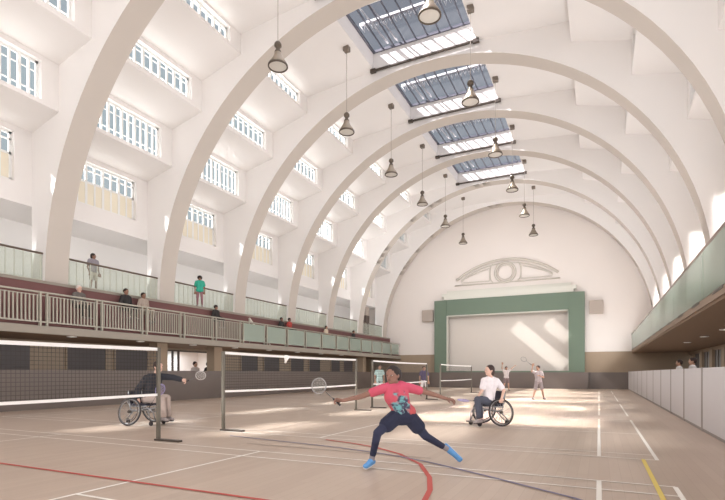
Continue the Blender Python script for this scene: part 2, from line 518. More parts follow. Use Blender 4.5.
for s, w in ((-1, 'left of'), (1, 'right of')):
    x = -13.85 if s < 0 else -.2
    sp = empty('wall_speaker', (x, YEND, 5.85), 0, 'square beige wall speaker on the end wall, %s the green stage frame' % w, 'speaker', 'wall speakers beside the stage')
    MB().box(-.5, -.35, 0, .5, 0, 1.05).build('cabinet', mat('speaker_case', (190, 178, 168), .7), sp, bevel=.03)
    MB().box(-.44, -.38, .06, .44, -.34, .99).build('grille', SPEAK, sp)

# back wall behind the viewer
MB().box(XL, YBACK-.3, 0, XR, YBACK, 17).build('wall_back', W_WALL, kind='structure')

# ---------------- left side: lower hall
LB = -20.0        # lower left back wall
DX = -17.2        # dado screen
MB().box(DX-.12, YBACK, 0, DX, YEND-.1, 1.35).build('wall_left_dado', DADO, kind='structure')
lw = MB()
OP0, OP1 = 17.9, 21.5
lw.box(LB-.2, YBACK, 0, LB, OP0, 2.6); lw.box(LB-.2, OP1, 0, LB, YEND, 2.6)
lw.box(LB-.2, OP0, 2.45, LB, OP1, 2.6)
lw.build('wall_left_lower', BROWN, kind='structure')
# bright room seen through the opening
rm = MB()
rm.quad((-23.5, 16, 0), (-23.5, 24, 0), (-23.5, 24, 2.6), (-23.5, 16, 2.6))
rm.quad((-23.5, 16, 0), (LB-.2, 16, 0), (LB-.2, 16, 2.6), (-23.5, 16, 2.6)); rm.quad((-23.5, 24, 0), (LB-.2, 24, 0), (LB-.2, 24, 2.6), (-23.5, 24, 2.6))
rm.quad((-23.5, 16, 2.6), (LB-.2, 16, 2.6), (LB-.2, 24, 2.6), (-23.5, 24, 2.6))
rm.build('wall_left_room', W_WALL, kind='structure')
dfm = MB()
for y in (OP0, OP0+.35, OP0+.75, OP0+1.15): dfm.box(LB-.08, y-.035, 0, LB+.02, y+.035, 2.45)
dfm.box(LB-.08, OP0, 2.38, LB+.02, OP1, 2.45)
dd = dfm.build('door_1', DARKM, kind='structure')
MB().quad((LB-.03, OP0, 0), (LB-.03, OP0+1.15, 0), (LB-.03, OP0+1.15, 2.4), (LB-.03, OP0, 2.4)).build('door_pane', GLASS_W, dd)
# dark display panels between brown piers
spans = [(4.2, 6.0), (8.2, 11.5), (13.0, 14.75), (15.25, 17.0), (24.0, 25.6), (26.3, 28.0), (29.4, 31.1), (31.9, 33.5), (35.3, 36.8), (37.5, 39.2)]
ords = ['first', 'second', 'third', 'fourth', 'fifth', 'sixth', 'seventh', 'eighth', 'ninth', 'tenth', 'eleventh', 'twelfth']
for i, (a, b) in enumerate(spans):
    p = empty('wall_panel', (LB, (a+b)/2, 1.3), 0, 'dark grey panel on the brown wall under the long balcony, %s from the nearest' % ords[i], 'panel', 'dark panels under the long balcony')
    hw = (b-a)/2
    MB().box(0, -hw, 0, .04, hw, 1.02).build('board', DARKP, p)
    MB().box(0, -hw-.06, 1.02, .07, hw+.06, 1.09).box(0, -hw-.06, -.07, .07, hw+.06, 0).box(0, -hw-.07, 0, .07, -hw, 1.02).box(0, hw, 0, .07, hw+.07, 1.02).build('surround', BROWN, p)
# balcony slab, soffit, columns
FX = -16.6
MB().box(-21.2, YBACK, 2.62, FX, YEND, 2.82).build('balcony_slab', SLAB, kind='structure')
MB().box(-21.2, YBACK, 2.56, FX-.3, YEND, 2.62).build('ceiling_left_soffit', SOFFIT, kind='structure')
MB().box(FX-.02, YBACK, 2.55, FX+.1, YEND, 2.80).build('trim_3', SLAB, kind='structure')
for i, y in enumerate((5.6, 15.5, 19.0, 36.0)):
    MB().box(-17.75, y-.28, 0, -17.25, y+.28, 2.6).build('column', BROWN, kind='structure')
lamp_i = 0
DLE = emis('downlight_glow', (255, 246, 230), 3)
def downlight(x, y, z, label, group):
    d = empty('downlight', (x, y, z), 0, label, 'downlight', group)
    MB().lathe([(.11, 0), (.16, 0), (.16, -.03), (.11, -.03), (.11, 0)], n=16).build('ring', W_FRAME, d)
    MB().lathe([(.0001, -.01), (.11, -.01)], n=16).build('lens', DLE, d)
for i in range(8):
    downlight(-16.95, 11.2+2.9*i, 2.56, 'small round downlight under the edge of the long balcony, %s from the nearest' % ords[i], 'downlights under the long balcony')

# ---------------- left side: gallery
MB().box(-18.1, YBACK, 2.82, -17.6, YEND, 4.46).build('wall_left_riser', BROWN_D, kind='structure')
MB().box(-21.2, YBACK, 4.40, -17.58, YEND, 4.50).build('gallery_slab', SLAB, kind='structure')
MB().box(-21.0, YBACK, 2.8, -20.8, YEND, 7.4).build('wall_left', W_WALL, kind='structure')
bench = MB().box(-17.6, YBACK, 2.82, -16.72, YEND-.02, 3.22).box(-17.6, YBACK, 3.2, -17.12, YEND-.02, 3.6).build('balcony_step', BROWN_D, kind='structure')
# gallery rails between piers
def gallery_rail(k):
    y0, y1 = ry(k)+RW+.02, ry(k+1)-.02
    if k == 5: y1 = ry(6)-.02
    g = empty('gallery_railing', (-17.95, y0, 4.5), 0, None, 'railing', 'upper gallery rails between the piers')
    L = y1-y0
    MB().tube([(0, 0, 1.03), (0, L, 1.03)], .04, 8).build('handrail', RAILW, g)
    ps = MB()
    n = 14
    for i in range(n+1):
        y = .08+(L-.16)*i/n
        ps.box(-.012, y-.012, 0, .012, y+.012, 1.0)
    ps.box(-.02, 0, .05, .02, L, .09)
    ps.build('balusters', mat('gallery_bar', (224, 216, 206), .5), g)
    MB().box(.02, .02, .06, .03, L-.02, .97).build('glass_panel', GLASS_P, g)
    return g
places = ['before the nearest arch pier', 'between the first and second arch piers', 'between the second and third arch piers', 'between the third and fourth arch piers', 'between the fourth and fifth arch piers', 'between the fifth and sixth arch piers', 'beyond the sixth arch pier']
for i, k in enumerate(range(-1, 6)):
    g = gallery_rail(k)
    g['label'] = 'upper gallery rail with dark handrail, ' + places[i]
# cabinet at the far end of the gallery
cb = empty('equipment_cabinet', (-18.45, 38.6, 4.5), 0, 'tall narrow dark cabinet on the upper gallery beside the last arch pier', 'cabinet')
MB().box(-.3, -.35, 0, .3, .35, 1.75).build('case', mat('cabinet_dark', (92, 80, 74), .6), cb, bevel=.02)
MB().box(-.28, -.33, 1.75, .28, .33, 2.5).build('top_box', mat('cabinet_top', (176, 164, 154), .7), cb, bevel=.02)

# front balcony railing
rail = empty('balcony_railing', (FX, 0, 2.82), 0, 'long pale metal balcony railing with upright bars, glazed towards the stage', 'railing')
MB().tube([(0, YBACK+.1, 1.1), (0, YEND-.05, 1.1)], .035, 8).build('handrail', STEEL, rail)
MB().box(-.02, YBACK+.1, .1, .02, YEND-.05, .15).box(-.015, YBACK+.1, .98, .015, YEND-.05, 1.01).build('bottom_rail', STEEL, rail)
yy = 2.0; i = 0
while yy < YEND-.3:
    for dy in (-.11, .11):
        MB().box(-.045, yy+dy-.03, -.12, .045, yy+dy+.03, 1.12).build('post', STEEL, rail)
    y2 = min(yy+2.0, YEND-.2)
    if yy < 27.5:
        bb = MB(); n = 13
        for j in range(n+1):
            y = yy+.2+(y2-yy-.4)*j/n
            bb.box(-.018, y-.022, .12, .018, y+.022, 1.0)
        bb.build('baluster_panel', STEEL, rail)
    if yy > 19.5:
        MB().box(.03, yy+.14, .12, .042, y2-.14, 1.02).build('glass_panel', GLASS_B, rail)
    yy += 2.0; i += 1
# pale stair string crossing behind the railing
sh = empty('stair_handrail', (-16.75, 0, 0), 0, 'pale diagonal stair rail sloping down inside the balcony railing', 'stair rail')
MB().tube([(0, 20.8, 4.15), (0, 21.3, 3.75), (0, 22.6, 2.84)], .06, 8).build('rail', mat('stair_rail_pale', (222, 214, 202), .6), sh)
MB().tube([(0, 20.8, 2.82), (0, 20.8, 4.15)], .04, 8).build('post', STEEL, sh)

# ---------------- right side
PX = 2.0
pc = 0
y = 3.2
pl = [3.0, 5.35, 7.75, 10.2, 12.7, 15.2, 17.8, 20.5, 23.3, 26.2, 29.2, 32.3, 35.5, 38.8, 42.15]
pords = ords+['thirteenth', 'fourteenth']
for i, (a, b) in enumerate(zip(pl, pl[1:])):
    p = empty('screen_panel', (PX, a, 0), 0, 'low off-white screen panel along the court edge under the green balcony, %s from the nearest' % pords[i], 'screen panel', 'low white screens along the court')
    L = b-a
    MB().box(0, .10, .06, .05, L-.1, 1.36).build('panel', WHITE_P, p, bevel=.008)
    MB().box(.0, 0, 0, .07, .10, 1.37).box(0, L-.10, 0, .07, L, 1.37).box(.01, .05, 0, .05, L-.05, .06).build('frame', mat('screen_frame_shadow', (158, 150, 146), .5), p)  # frame posts, widened and darkened to paint in the shadow bars between panels
BX = 2.25
MB().box(BX-.02, YBACK, 2.83, 6.2, YEND, 3.0).build('balcony_slab', mat('slab_brown', (150, 132, 116), .7), kind='structure')
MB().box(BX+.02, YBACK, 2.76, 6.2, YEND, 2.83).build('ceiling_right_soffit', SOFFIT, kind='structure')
par = empty('balcony_parapet', (BX, 0, 2.95), 0, 'long pale green balcony parapet with dark handrail opposite the railed balcony', 'parapet')
MB().tube([(0, YBACK+.1, 1.24), (0, YEND-.1, 1.24)], .045, 8).build('handrail', RAILW, par)
yy = 1.0
while yy < YEND-.4:
    y2 = min(yy+2.6, YEND-.05)
    MB().box(-.02, yy+.02, .06, .0, y2-.02, 1.2).build('glass_panel', GLASS_G, par)
    MB().box(.0, yy-.03, 0, .05, yy+.03, 1.2).build('post', STEEL, par)
    MB().box(-.03, yy+.5, 0, .02, yy+1.5, .07).build('clamp', DARKM, par)
    yy += 2.6
MB().box(6.0, YBACK, 2.8, 6.2, YEND, 7.4).build('wall_right', W_WALL, kind='structure')
rw = MB(); RBX = 5.9
rw.box(RBX, YBACK, 0, RBX+.2, YEND, 1.0); rw.box(RBX, YBACK, 2.55, RBX+.2, YEND, 2.83)
yy = 9.0
while yy < YEND:
    rw.box(RBX-.1, yy, .9, RBX+.2, yy+.75, 2.6); yy += 3.1
rw.build('wall_right_lower', BROWN, kind='structure')
yy = 9.75
while yy < YEND-2.4:
    WN += 1
    fr = MB()
    for j in range(4): fr.box(RBX+.03, yy+j*.76, 1.0, RBX+.1, yy+j*.76+.06, 2.55)
    f = fr.build('window_%d' % WN, mat('window_grey', (130, 122, 116), .6), kind='structure')
    cu = MB()
    for j in range(3):
        cu.box(RBX+.09, yy+j*.76+.02, 1.0, RBX+.12, yy+j*.76+.74, 2.55)
    cu.build('window_cover', mat('grey_curtain', (150, 148, 144), .8, var=.2, scale=2), f)
    yy += 3.1
for i, y in enumerate((12.0, 14.6, 17.5, 20.6, 24.2, 28.5)):
    downlight(3.9, y, 2.76, 'round glowing downlight in the brown soffit of the green balcony, %s from the nearest' % ords[i], 'downlights under the green balcony')

# ------------------------------------------------------------------ pendants
def pendant():
    p = empty('pendant_lamp', (0, 0, 0))
    Z = ZTOP
    MB().cbox(0, 0, -.12, .25, .25, .24).build('ceiling_mount', mat('mount_taupe', (124, 114, 104), .6), p, bevel=.02)
    MB().tube([(0, 0, -.2), (0, 0, -2.98)], .010, 6).build('rod', mat('lamp_rod', (150, 140, 130), .5), p)
    MB().lathe([(.0001, -2.9), (.09, -2.92), (.125, -2.98), (.125, -3.06), (.08, -3.1), (.07, -3.18), (.11, -3.22), (.125, -3.28)], n=20).build('cap', LAMPD, p)
    MB().lathe([(.11, -3.24), (.14, -3.36), (.2, -3.48), (.27, -3.58), (.315, -3.66), (.33, -3.72), (.31, -3.74), (.27, -3.64), (.2, -3.53), (.13, -3.4), (.1, -3.28)], n=24).build('lamp_shade', LAMPM, p)
    MB().lathe([(.305, -3.72), (.34, -3.70), (.345, -3.75), (.33, -3.77), (.30, -3.76), (.305, -3.72)], n=24).build('rim', LAMPD, p)
    MB().lathe([(.0001, -3.75), (.15, -3.745), (.3, -3.735)], n=24).build('diffuser', mat('lamp_lens', (206, 200, 190), .35), p)
    return p
pp = pendant()
first = True
for row, xo in (('stage-left', -2.78), ('court', 2.62)):
    for j in range(6):
        yp = 18.85+SP*(j-1)
        o = pp if first else copy_tree(pp)
        first = False
        o.location = (XC+xo, yp, ZTOP+.02)
        tag(o, 'bell-shaped metal pendant lamp, %s from the viewer in the row nearer the %s' % (ords[j], 'railed left balcony' if xo < 0 else 'green right balcony'), 'pendant lamp', 'bell pendants hanging from the vault')

# ------------------------------------------------------------------ badminton nets
NETM = net_mat('net_cord', (72, 66, 62), .062, .0085, (1, 2))
def net(y0, y1, label):
    n = empty('badminton_net', (NETX, y0, 0), 0, label, 'net', 'nets on the centre line')
    L = y1-y0
    for y in (0, L):
        s = 1 if y == 0 else -1
        p = MB().box(-.03, y-.03, 0, .03, y+.03, 1.72).build('post', POSTM, n, bevel=.006)
        MB().box(-.06, y-.05, 0, .55, y+.05, .035).build('post_base', DARKM, p, bevel=.006)
    MB().quad((0, .03, .86), (0, L-.03, .86), (0, L-.03, 1.66), (0, .03, 1.66)).build('net_mesh', NETM, n)
    def sag(z, k): return [(0, .0+L*i/12, z-k*math.sin(PI*i/12)) for i in range(13)]
    for nm, z, h in (('top_tape', 1.69, .028), ('bottom_tape', .85, .022)):
        pts = sag(z, .02)
        t = MB()
        for (p, q) in zip(pts, pts[1:]):
            t.add([(-.012, p[1], p[2]-h), (-.012, q[1], q[2]-h), (-.012, q[1], q[2]+h), (-.012, p[1], p[2]+h),
                   (.012, p[1], p[2]-h), (.012, q[1], q[2]-h), (.012, q[1], q[2]+h), (.012, p[1], p[2]+h)],
                  [(0, 1, 2, 3), (4, 7, 6, 5), (0, 4, 5, 1), (3, 2, 6, 7), (0, 3, 7, 4), (1, 5, 6, 2)])
        t.build(nm, TAPE, n)
net(.2, 6.51, 'nearest badminton net, with visible square mesh, in front of the wheelchair player in black')
net(8.25, 14.7, 'second badminton net, right of the wheelchair player in black')
net(16.0, 22.2, 'third badminton net, behind the woman in the pink shirt')
net(24.4, 31.2, 'fourth badminton net, farthest one, behind the wheelchair player in white')

# ------------------------------------------------------------------ people
def capsule(mb, p, q, r0, r1, n=12):
    p = Vector(p); q = Vector(q); d = q-p
    L = d.length
    if L < 1e-5: return mb.ball(p, r0)
    d.normalize()
    pts = []; rs = []
    for i in range(5):
        a = PI/2*(1-i/4.5); pts.append(p-d*r0*math.sin(a)); rs.append(max(.0008, r0*math.cos(a)))
    for i in range(5):
        a = PI/2*((i+.5)/4.5); pts.append(q+d*r1*math.sin(min(a, PI/2))); rs.append(max(.0008, r1*math.cos(min(a, PI/2))))
    return mb.tube(pts, rs, n)
def oriented_ball(mb, c, r, sx, sy, sz, M):
    b = MB().ball((0, 0, 0), r, sx, sy, sz, 16, 11)
    b.v = [tuple(Vector(c)+M @ Vector(p)) for p in b.v]
    return mb.add(b.v, b.f, True)
def remesh(mb, name, voxel, m, parent=None, smooth=2):
    me = mb.mesh(name+'_src')
    o = bpy.data.objects.new(name+'_src', me); COL.objects.link(o)
    rm = o.modifiers.new('r', 'REMESH'); rm.mode = 'VOXEL'; rm.voxel_size = voxel; rm.use_smooth_shade = True
    if smooth:
        s = o.modifiers.new('s', 'SMOOTH'); s.factor = .5; s.iterations = smooth
    dg = bpy.context.evaluated_depsgraph_get()
    me2 = bpy.data.meshes.new_from_object(o.evaluated_get(dg))
    me2.name = name
    bpy.data.objects.remove(o); bpy.data.meshes.remove(me)
    me2.materials.clear(); me2.materials.append(m)
    for p in me2.polygons: p.use_smooth = True
    ob = bpy.data.objects.new(name, me2); COL.objects.link(ob)
    if parent is not None: ob.parent = parent
    return ob
def hand(mb, wrist, direction, palm_n, size=1.0, curl=.35, thumb_side=1, fr=.0095):
    """palm, four unequal curled fingers and a thumb from the side of the palm"""
    d = Vector(direction).normalized(); n = Vector(palm_n); n = (n-d*n.dot(d)).normalized(); s = d.cross(n)
    w = Vector(wrist)
    pl, pw = .085*size, .042*size
    for k in (-1, -.33, .33, 1):
        capsule(mb, w+d*.015+s*k*pw*.6, w+d*pl+s*k*pw, .014*size, .0125*size, 8)
    for k, L in ((-1, .062), (-.33, .076), (.33, .082), (1, .072)):
        p = w+d*pl+s*k*pw
        dd = d; ang = curl
        for seg in (.45, .31, .24):
            dd = (d*math.cos(ang)+n*math.sin(ang)+s*k*.06).normalized()
            q = p+dd*L*seg*size
            capsule(mb, p, q, fr*size, fr*.9*size, 8); p = q; ang += curl*1.3
    p = w+d*.03+s*thumb_side*pw*.9
    q = p+(d*.7+s*thumb_side*.75+n*.3).normalized()*.04*size
    capsule(mb, p, q, .0125*size, .011*size, 8)
    capsule(mb, q, q+(d*.95+s*thumb_side*.25+n*.35).normalized()*.032*size, .011*size, .009*size, 8)
def head(mb, c, r, face, up=(0, 0, 1), feat=True):
    f = Vector(face).normalized(); u = Vector(up); u = (u-f*u.dot(f)).normalized(); s = f.cross(u)
    M = Matrix((s, f, u)).transposed()
    c = Vector(c)
    oriented_ball(mb, c+u*r*.12, r, .78, .92, .95, M)
    oriented_ball(mb, c+f*r*.18-u*r*.45, r, .6, .66, .62, M)
    capsule(mb, c+f*r*.5-u*r*.85, c+f*r*.62-u*r*.78, r*.22, r*.2)
    if feat:
        capsule(mb, c+f*r*.84+u*r*.08, c+f*r*1.02-u*r*.25, r*.09, r*.14)
        capsule(mb, c+f*r*.74-u*r*.52-s*r*.16, c+f*r*.74-u*r*.52+s*r*.16, r*.1, r*.1)
        for k in (-1, 1):
            oriented_ball(mb, c+s*k*r*.78-u*r*.08, r*.24, .35, .7, 1.1, M)
            capsule(mb, c+f*r*.82+u*r*.18+s*k*r*.15, c+f*r*.72+u*r*.2+s*k*r*.45, r*.09, r*.08)
    return M, s, f, u
EYEW = mat('eye_white', (226, 222, 214), .3); EYED = mat('eye_dark', (40, 28, 24), .3)
SKINS = {'dark': (138, 102, 88), 'brown': (146, 110, 92), 'light': (214, 176, 158), 'tan': (186, 146, 124)}
def skin(k): return mat('skin_'+k, SKINS[k], .55, var=.04, scale=9)

def figure(name, loc, rz, J, spec, label, group=None, voxel=.012, feat=True, child=None):
    """J: joints in the local frame (x right, y away, z up). spec: clothing and tone"""
    k = spec.get('k', 1.0)
    B = MB()
    V = {a: Vector(b) for a, b in J.items()}
    hr = spec.get('hr', .115)
    face = Vector(spec['face'])
    _, hs, hf, hu = head(B, V['head'], hr, face, spec.get('up', (0, 0, 1)), feat)
    capsule(B, V['head']-Vector((0, 0, hr*.5))-hf*hr*.1, V['neck'], .052*k, .06*k)
    sh = (V['sl']+V['sr'])/2
    hp = (V['hl']+V['hr'])/2
    sdir = (V['sr']-V['sl'])
    capsule(B, V['sl']*.75+V['sr']*.25, V['sr']*.75+V['sl']*.25, .075*k, .075*k)
    capsule(B, V['neck'], sh, .06*k, .08*k)
    for q in (-1, 1):
        capsule(B, sh+sdir*q*.2, V['chest']+sdir*q*.2, .085*k, .1*k)
        capsule(B, V['chest']+sdir*q*.2, V['waist']+sdir*q*.12, .1*k, .09*k)
        capsule(B, V['waist']+sdir*q*.12, hp+(V['hr']-V['hl'])*q*.32, .09*k, .105*k)
    arms = (('sl', 'el', 'wl'), ('sr', 'er', 'wr'))
    for a, b, c in arms:
        capsule(B, V[a], V[b], .052*k, .04*k); capsule(B, V[b], V[c], .041*k, .026*k)
    for i, (a, b, c, t) in enumerate((('hl', 'kl', 'al', 'tl'), ('hr', 'kr', 'ar', 'tr'))):
        capsule(B, V[a], V[b], .085*k, .056*k); capsule(B, V[b], V[b]*.45+V[c]*.55, .055*k, .05*k); capsule(B, V[b]*.5+V[c]*.5, V[c], .05*k, .036*k)
        capsule(B, V[c], V[c].lerp(V[t], .75), .027*k, .020*k)
    for w, nm, e in ((V['wl'], 'l', V['el']), (V['wr'], 'r', V['er'])):
        dr = spec.get('hand_'+nm, (w-e)); pn = spec.get('palm_'+nm, (0, -.3, -1))
        hand(B, w-(w-e).normalized()*.005, dr, pn, k*spec.get('hs', 1.0), spec.get('curl_'+nm, .35), spec.get('thumb_'+nm, 1), max(.0095, voxel*.8))
    body = remesh(B, name, voxel, spec['skinmat'] if 'skinmat' in spec else skin(spec['skin']), child, 2)
    if rz is not None:
        body.location = loc; body.rotation_euler = (0, 0, rz)
    tag(body, label, 'person', group)
    # shirt
    o = spec.get('loose', .016)*k
    S = MB()
    capsule(S, V['sl']*.78+V['sr']*.22, V['sr']*.78+V['sl']*.22, .075*k+o, .075*k+o)
    capsule(S, V['neck']*.5+sh*.5, sh, .06*k+o*.6, .085*k+o)
    hem = V['hem'] if 'hem' in V else hp*.75+V['waist']*.25
    hd = (V['hr']-V['hl'])
    for q in (-1, 1):
        capsule(S, sh+sdir*q*.2, V['chest']+sdir*q*.2, .085*k+o, .1*k+o)
        capsule(S, V['chest']+sdir*q*.2, V['waist']+sdir*q*.12, .1*k+o, .09*k+o)
        capsule(S, V['waist']+sdir*q*.12, hem+hd*q*.32, .09*k+o, .1*k+o*1.3)
    sl = spec.get('sleeve', .55)
    for a, b, c in arms:
        if sl <= 1: capsule(S, V[a], V[a].lerp(V[b], sl), .056*k+o, .05*k+o)
        else:
            capsule(S, V[a], V[b], .054*k+o, .042*k+o); capsule(S, V[b], V[b].lerp(V[c], sl-1), .043*k+o, .034*k+o)
    remesh(S, 'shirt', voxel, spec['shirt'], body, 2)
    # trousers or shorts
    T = MB(); o2 = spec.get('loose_t', .012)*k
    capsule(T, V['hl'].lerp(V['hr'], .1), V['hr'].lerp(V['hl'], .1), .1*k+o2, .1*k+o2)
    capsule(T, hp, V['waist'].lerp(hp, .6), .1*k+o2, .095*k+o2)
    tl = spec.get('trouser', 1.9)
    for a, b, c in (('hl', 'kl', 'al'), ('hr', 'kr', 'ar')):
        if tl <= 1: capsule(T, V[a], V[a].lerp(V[b], tl), .088*k+o2, .07*k+o2*1.6)
        else:
            capsule(T, V[a], V[b], .087*k+o2, .058*k+o2); e = V[b].lerp(V[c], tl-1); capsule(T, V[b], e, .057*k+o2, .04*k+o2)
    remesh(T, spec.get('tname', 'trousers'), voxel, spec['trousers'], body, 2)
    if 'shorts' in spec:
        U = MB(); o3 = .03*k
        capsule(U, V['hl'].lerp(V['hr'], .1), V['hr'].lerp(V['hl'], .1), .1*k+o3, .1*k+o3)
        capsule(U, hp, V['waist'].lerp(hp, .6), .1*k+o3, .095*k+o3)
        for a, b in (('hl', 'kl'), ('hr', 'kr')):
            capsule(U, V[a], V[a].lerp(V[b], .5), .088*k+o3, .085*k+o3)
        remesh(U, 'shorts', voxel, spec['shorts'], body, 2)
    # shoes
    for i, (c, t) in enumerate((('al', 'tl'), ('ar', 'tr'))):
        a, b = V[c], V[t]
        d = (b-a); dh = d.normalized()
        kn = V['kl'] if i == 0 else V['kr']
        nr = (a-kn).normalized(); nr = (nr-dh*nr.dot(dh)).normalized()
        sd = dh.cross(nr)
        heel = a+nr*.048*k-dh*.03*k; toe = b-dh*.01*k
        Sh = MB()
        capsule(Sh, a+nr*.012*k, heel, .043*k, .044*k)
        for q in (-1, 1):
            capsule(Sh, heel+sd*q*.006*k, toe+sd*q*.012*k, .040*k, .030*k)
        capsule(Sh, a.lerp(toe, .22)+nr*.01*k, toe.lerp(heel, .25), .046*k, .036*k)
        vx = min(voxel, .010)
        shoe = remesh(Sh, 'shoe', vx, spec['shoes'], body, 1)
        if spec.get('sole'):
            So = MB()
            for q in (-1, 1):
                capsule(So, heel+nr*.034*k+sd*q*.018*k-dh*.012*k, toe+nr*.024*k+sd*q*.016*k+dh*.01*k, .022*k, .020*k)
            remesh(So, 'sole', vx, spec['sole'], shoe, 1)
        if spec.get('sock'):
            So = MB(); capsule(So, a-(a-kn).normalized()*.075*k, a, .042*k, .043*k)
            remesh(So, 'sock', vx, spec['sock'], body, 1)
    # hair
    H = MB()
    Mh = Matrix((hs, hf, hu)).transposed()
    hc = V['head']+hu*hr*.22-hf*hr*.14
    oriented_ball(H, hc, hr*1.04, .82, .95, .94, Mh)
    st = spec.get('hair', 'short')
    if st == 'bun':
        oriented_ball(H, V['head']+hu*hr*.35-hf*hr*1.0, hr*.42, 1, 1, 1, Mh)
    if st == 'bob':
        oriented_ball(H, V['head']-hu*hr*.25-hf*hr*.45, hr*.85, 1, .7, 1.1, Mh)
    if st == 'afro':
        oriented_ball(H, V['head']+hu*hr*.4-hf*hr*.25, hr*1.2, 1, 1, .95, Mh)
    if st == 'side':
        oriented_ball(H, V['head']+hu*hr*.1-hf*hr*.6+hs*hr*.1, hr*.95, 1, .85, 1, Mh)
        oriented_ball(H, V['head']-hu*hr*.3-hf*hr*.8+hs*hr*.2, hr*.5, 1, .9, 1, Mh)
    remesh(H, 'hair', min(voxel, .012), spec['hairmat'], body, 1)
    if feat:
        for q in (-1, 1):
            e = V['head']+hf*hr*.8+hu*hr*.02+hs*q*hr*.3
            ey = MB().ball(e, hr*.12, 1, .8, .55, n=10, m=7).build('eye', EYEW, body)
            MB().ball(e+hf*hr*.055, hr*.08, n=8, m=6).build('iris', EYED, ey)
        MB().ball((0, 0, 0), hr*.16, 1.3, .5, .38, 10, 7).xf(Matrix.Translation(V['head']+hf*hr*.81-hu*hr*.54) @ Mh.to_4x4()).build('lips', mat('lips_'+spec['skin'], tuple(int(c*.8) for c in SKINS[spec['skin']]), .5), body)
    return body

def fabric(name, rgb): return mat('cloth_'+name, rgb, .9, var=.12, scale=14)
def shirt_pink():
    m = bpy.data.materials.new('pink_print_shirt'); m.use_nodes = True
    nt = m.node_tree; N = nt.nodes; Lk = nt.links; b = N['Principled BSDF']
    tc = N.new('ShaderNodeTexCoord'); sp = N.new('ShaderNodeSeparateXYZ'); Lk.new(tc.outputs['Object'], sp.inputs[0])
    mr = N.new('ShaderNodeMapRange'); mr.inputs[1].default_value = .6; mr.inputs[2].default_value = 1.12; Lk.new(sp.outputs[2], mr.inputs[0])
    cr = N.new('ShaderNodeValToRGB'); Lk.new(mr.outputs[0], cr.inputs[0])
    e = cr.color_ramp.elements
    e[0].position = 0; e[0].color = lin((176, 78, 66))+(1,); e[1].position = 1; e[1].color = lin((196, 78, 104))+(1,)
    n1 = e.new(.3); n1.color = lin((180, 78, 82))+(1,)
    # printed motif on the front: teal and dark patches inside an oval
    d1 = N.new('ShaderNodeVectorMath'); d1.operation = 'SUBTRACT'; d1.inputs[1].default_value = (.01, 0, .83)
    Lk.new(tc.outputs['Object'], d1.inputs[0])
    d2 = N.new('ShaderNodeVectorMath'); d2.operation = 'MULTIPLY'; d2.inputs[1].default_value = (7.5, 0, 5.8); Lk.new(d1.outputs[0], d2.inputs[0])
    ln = N.new('ShaderNodeVectorMath'); ln.operation = 'LENGTH'; Lk.new(d2.outputs[0], ln.inputs[0])
    no = N.new('ShaderNodeTexNoise'); no.inputs['Scale'].default_value = 14; no.inputs['Detail'].default_value = 1; Lk.new(tc.outputs['Object'], no.inputs['Vector'])
    ad = N.new('ShaderNodeMath'); ad.operation = 'MULTIPLY_ADD'; ad.inputs[1].default_value = 1.6; Lk.new(no.outputs['Fac'], ad.inputs[0])
    ng = N.new('ShaderNodeMath'); ng.operation = 'MULTIPLY'; ng.inputs[1].default_value = -1; Lk.new(ln.outputs['Value'], ng.inputs[0]); Lk.new(ng.outputs[0], ad.inputs[2])
    mk = N.new('ShaderNodeMapRange'); mk.inputs[1].default_value = -.2; mk.inputs[2].default_value = .15; Lk.new(ad.outputs[0], mk.inputs[0])
    n2 = N.new('ShaderNodeTexNoise'); n2.inputs['Scale'].default_value = 22; Lk.new(tc.outputs['Object'], n2.inputs['Vector'])
    c2 = N.new('ShaderNodeValToRGB'); Lk.new(n2.outputs['Fac'], c2.inputs[0])
    q = c2.color_ramp.elements; q[0].position = .42; q[0].color = lin((66, 60, 80))+(1,); q[1].position = .56; q[1].color = lin((104, 156, 158))+(1,)
    mx = N.new('ShaderNodeMix'); mx.data_type = 'RGBA'; Lk.new(mk.outputs[0], mx.inputs[0]); Lk.new(cr.outputs[0], mx.inputs[6]); Lk.new(c2.outputs[0], mx.inputs[7])
    Lk.new(mx.outputs[2], b.inputs['Base Color']); b.inputs['Roughness'].default_value = .85
    return m

# --- rackets
def racket(butt, tip, face_n, label, string_rgb=(200, 200, 196), frame_rgb=(60, 56, 58), L=.67, group=None):
    """butt -> tip axis in world; the head is flat across face_n"""
    b = Vector(butt); d = (Vector(tip)-b).normalized(); n = Vector(face_n); n = (n-d*n.dot(d)).normalized(); s = d.cross(n)
    M = Matrix((s, n, d)).transposed().to_4x4()
    r = empty('badminton_racket', b, 0, label, 'racket', group)
    r.matrix_world = Matrix.Translation(b) @ M
    ell = [(.105*math.cos(2*PI*i/32), 0, L-.14+.14*math.sin(2*PI*i/32)) for i in range(32)]
    MB().tube(ell, .0075, 8, closed=True).build('head_frame', mat('racket_%d_%d' % (frame_rgb[0], frame_rgb[2]), frame_rgb, .4), r)
    st = MB()
    for i in range(-6, 7):
        x = i*.0155; h = .136*math.sqrt(max(0, 1-(x/.103)**2)); st.tube([(x, 0, L-.14-h), (x, 0, L-.14+h)], .0009, 4)
    for i in range(-8, 9):
        z = i*.0165; w = .102*math.sqrt(max(0, 1-(z/.138)**2)); st.tube([(-w, 0, L-.14+z), (w, 0, L-.14+z)], .0009, 4)
    st.build('strings', mat('strings_%d_%d' % (string_rgb[0], string_rgb[2]), string_rgb, .6), r)
    MB().tube([(0, 0, .14), (0, 0, L-.28)], .0055, 8).build('shaft', mat('racket_shaft', (96, 92, 94), .4), r)
    MB().tube([(0, 0, 0), (0, 0, .015), (0, 0, .15), (0, 0, .17)], [.017, .0155, .0145, .008], 8).build('grip', mat('racket_grip', (58, 52, 52), .8), r)
    return r

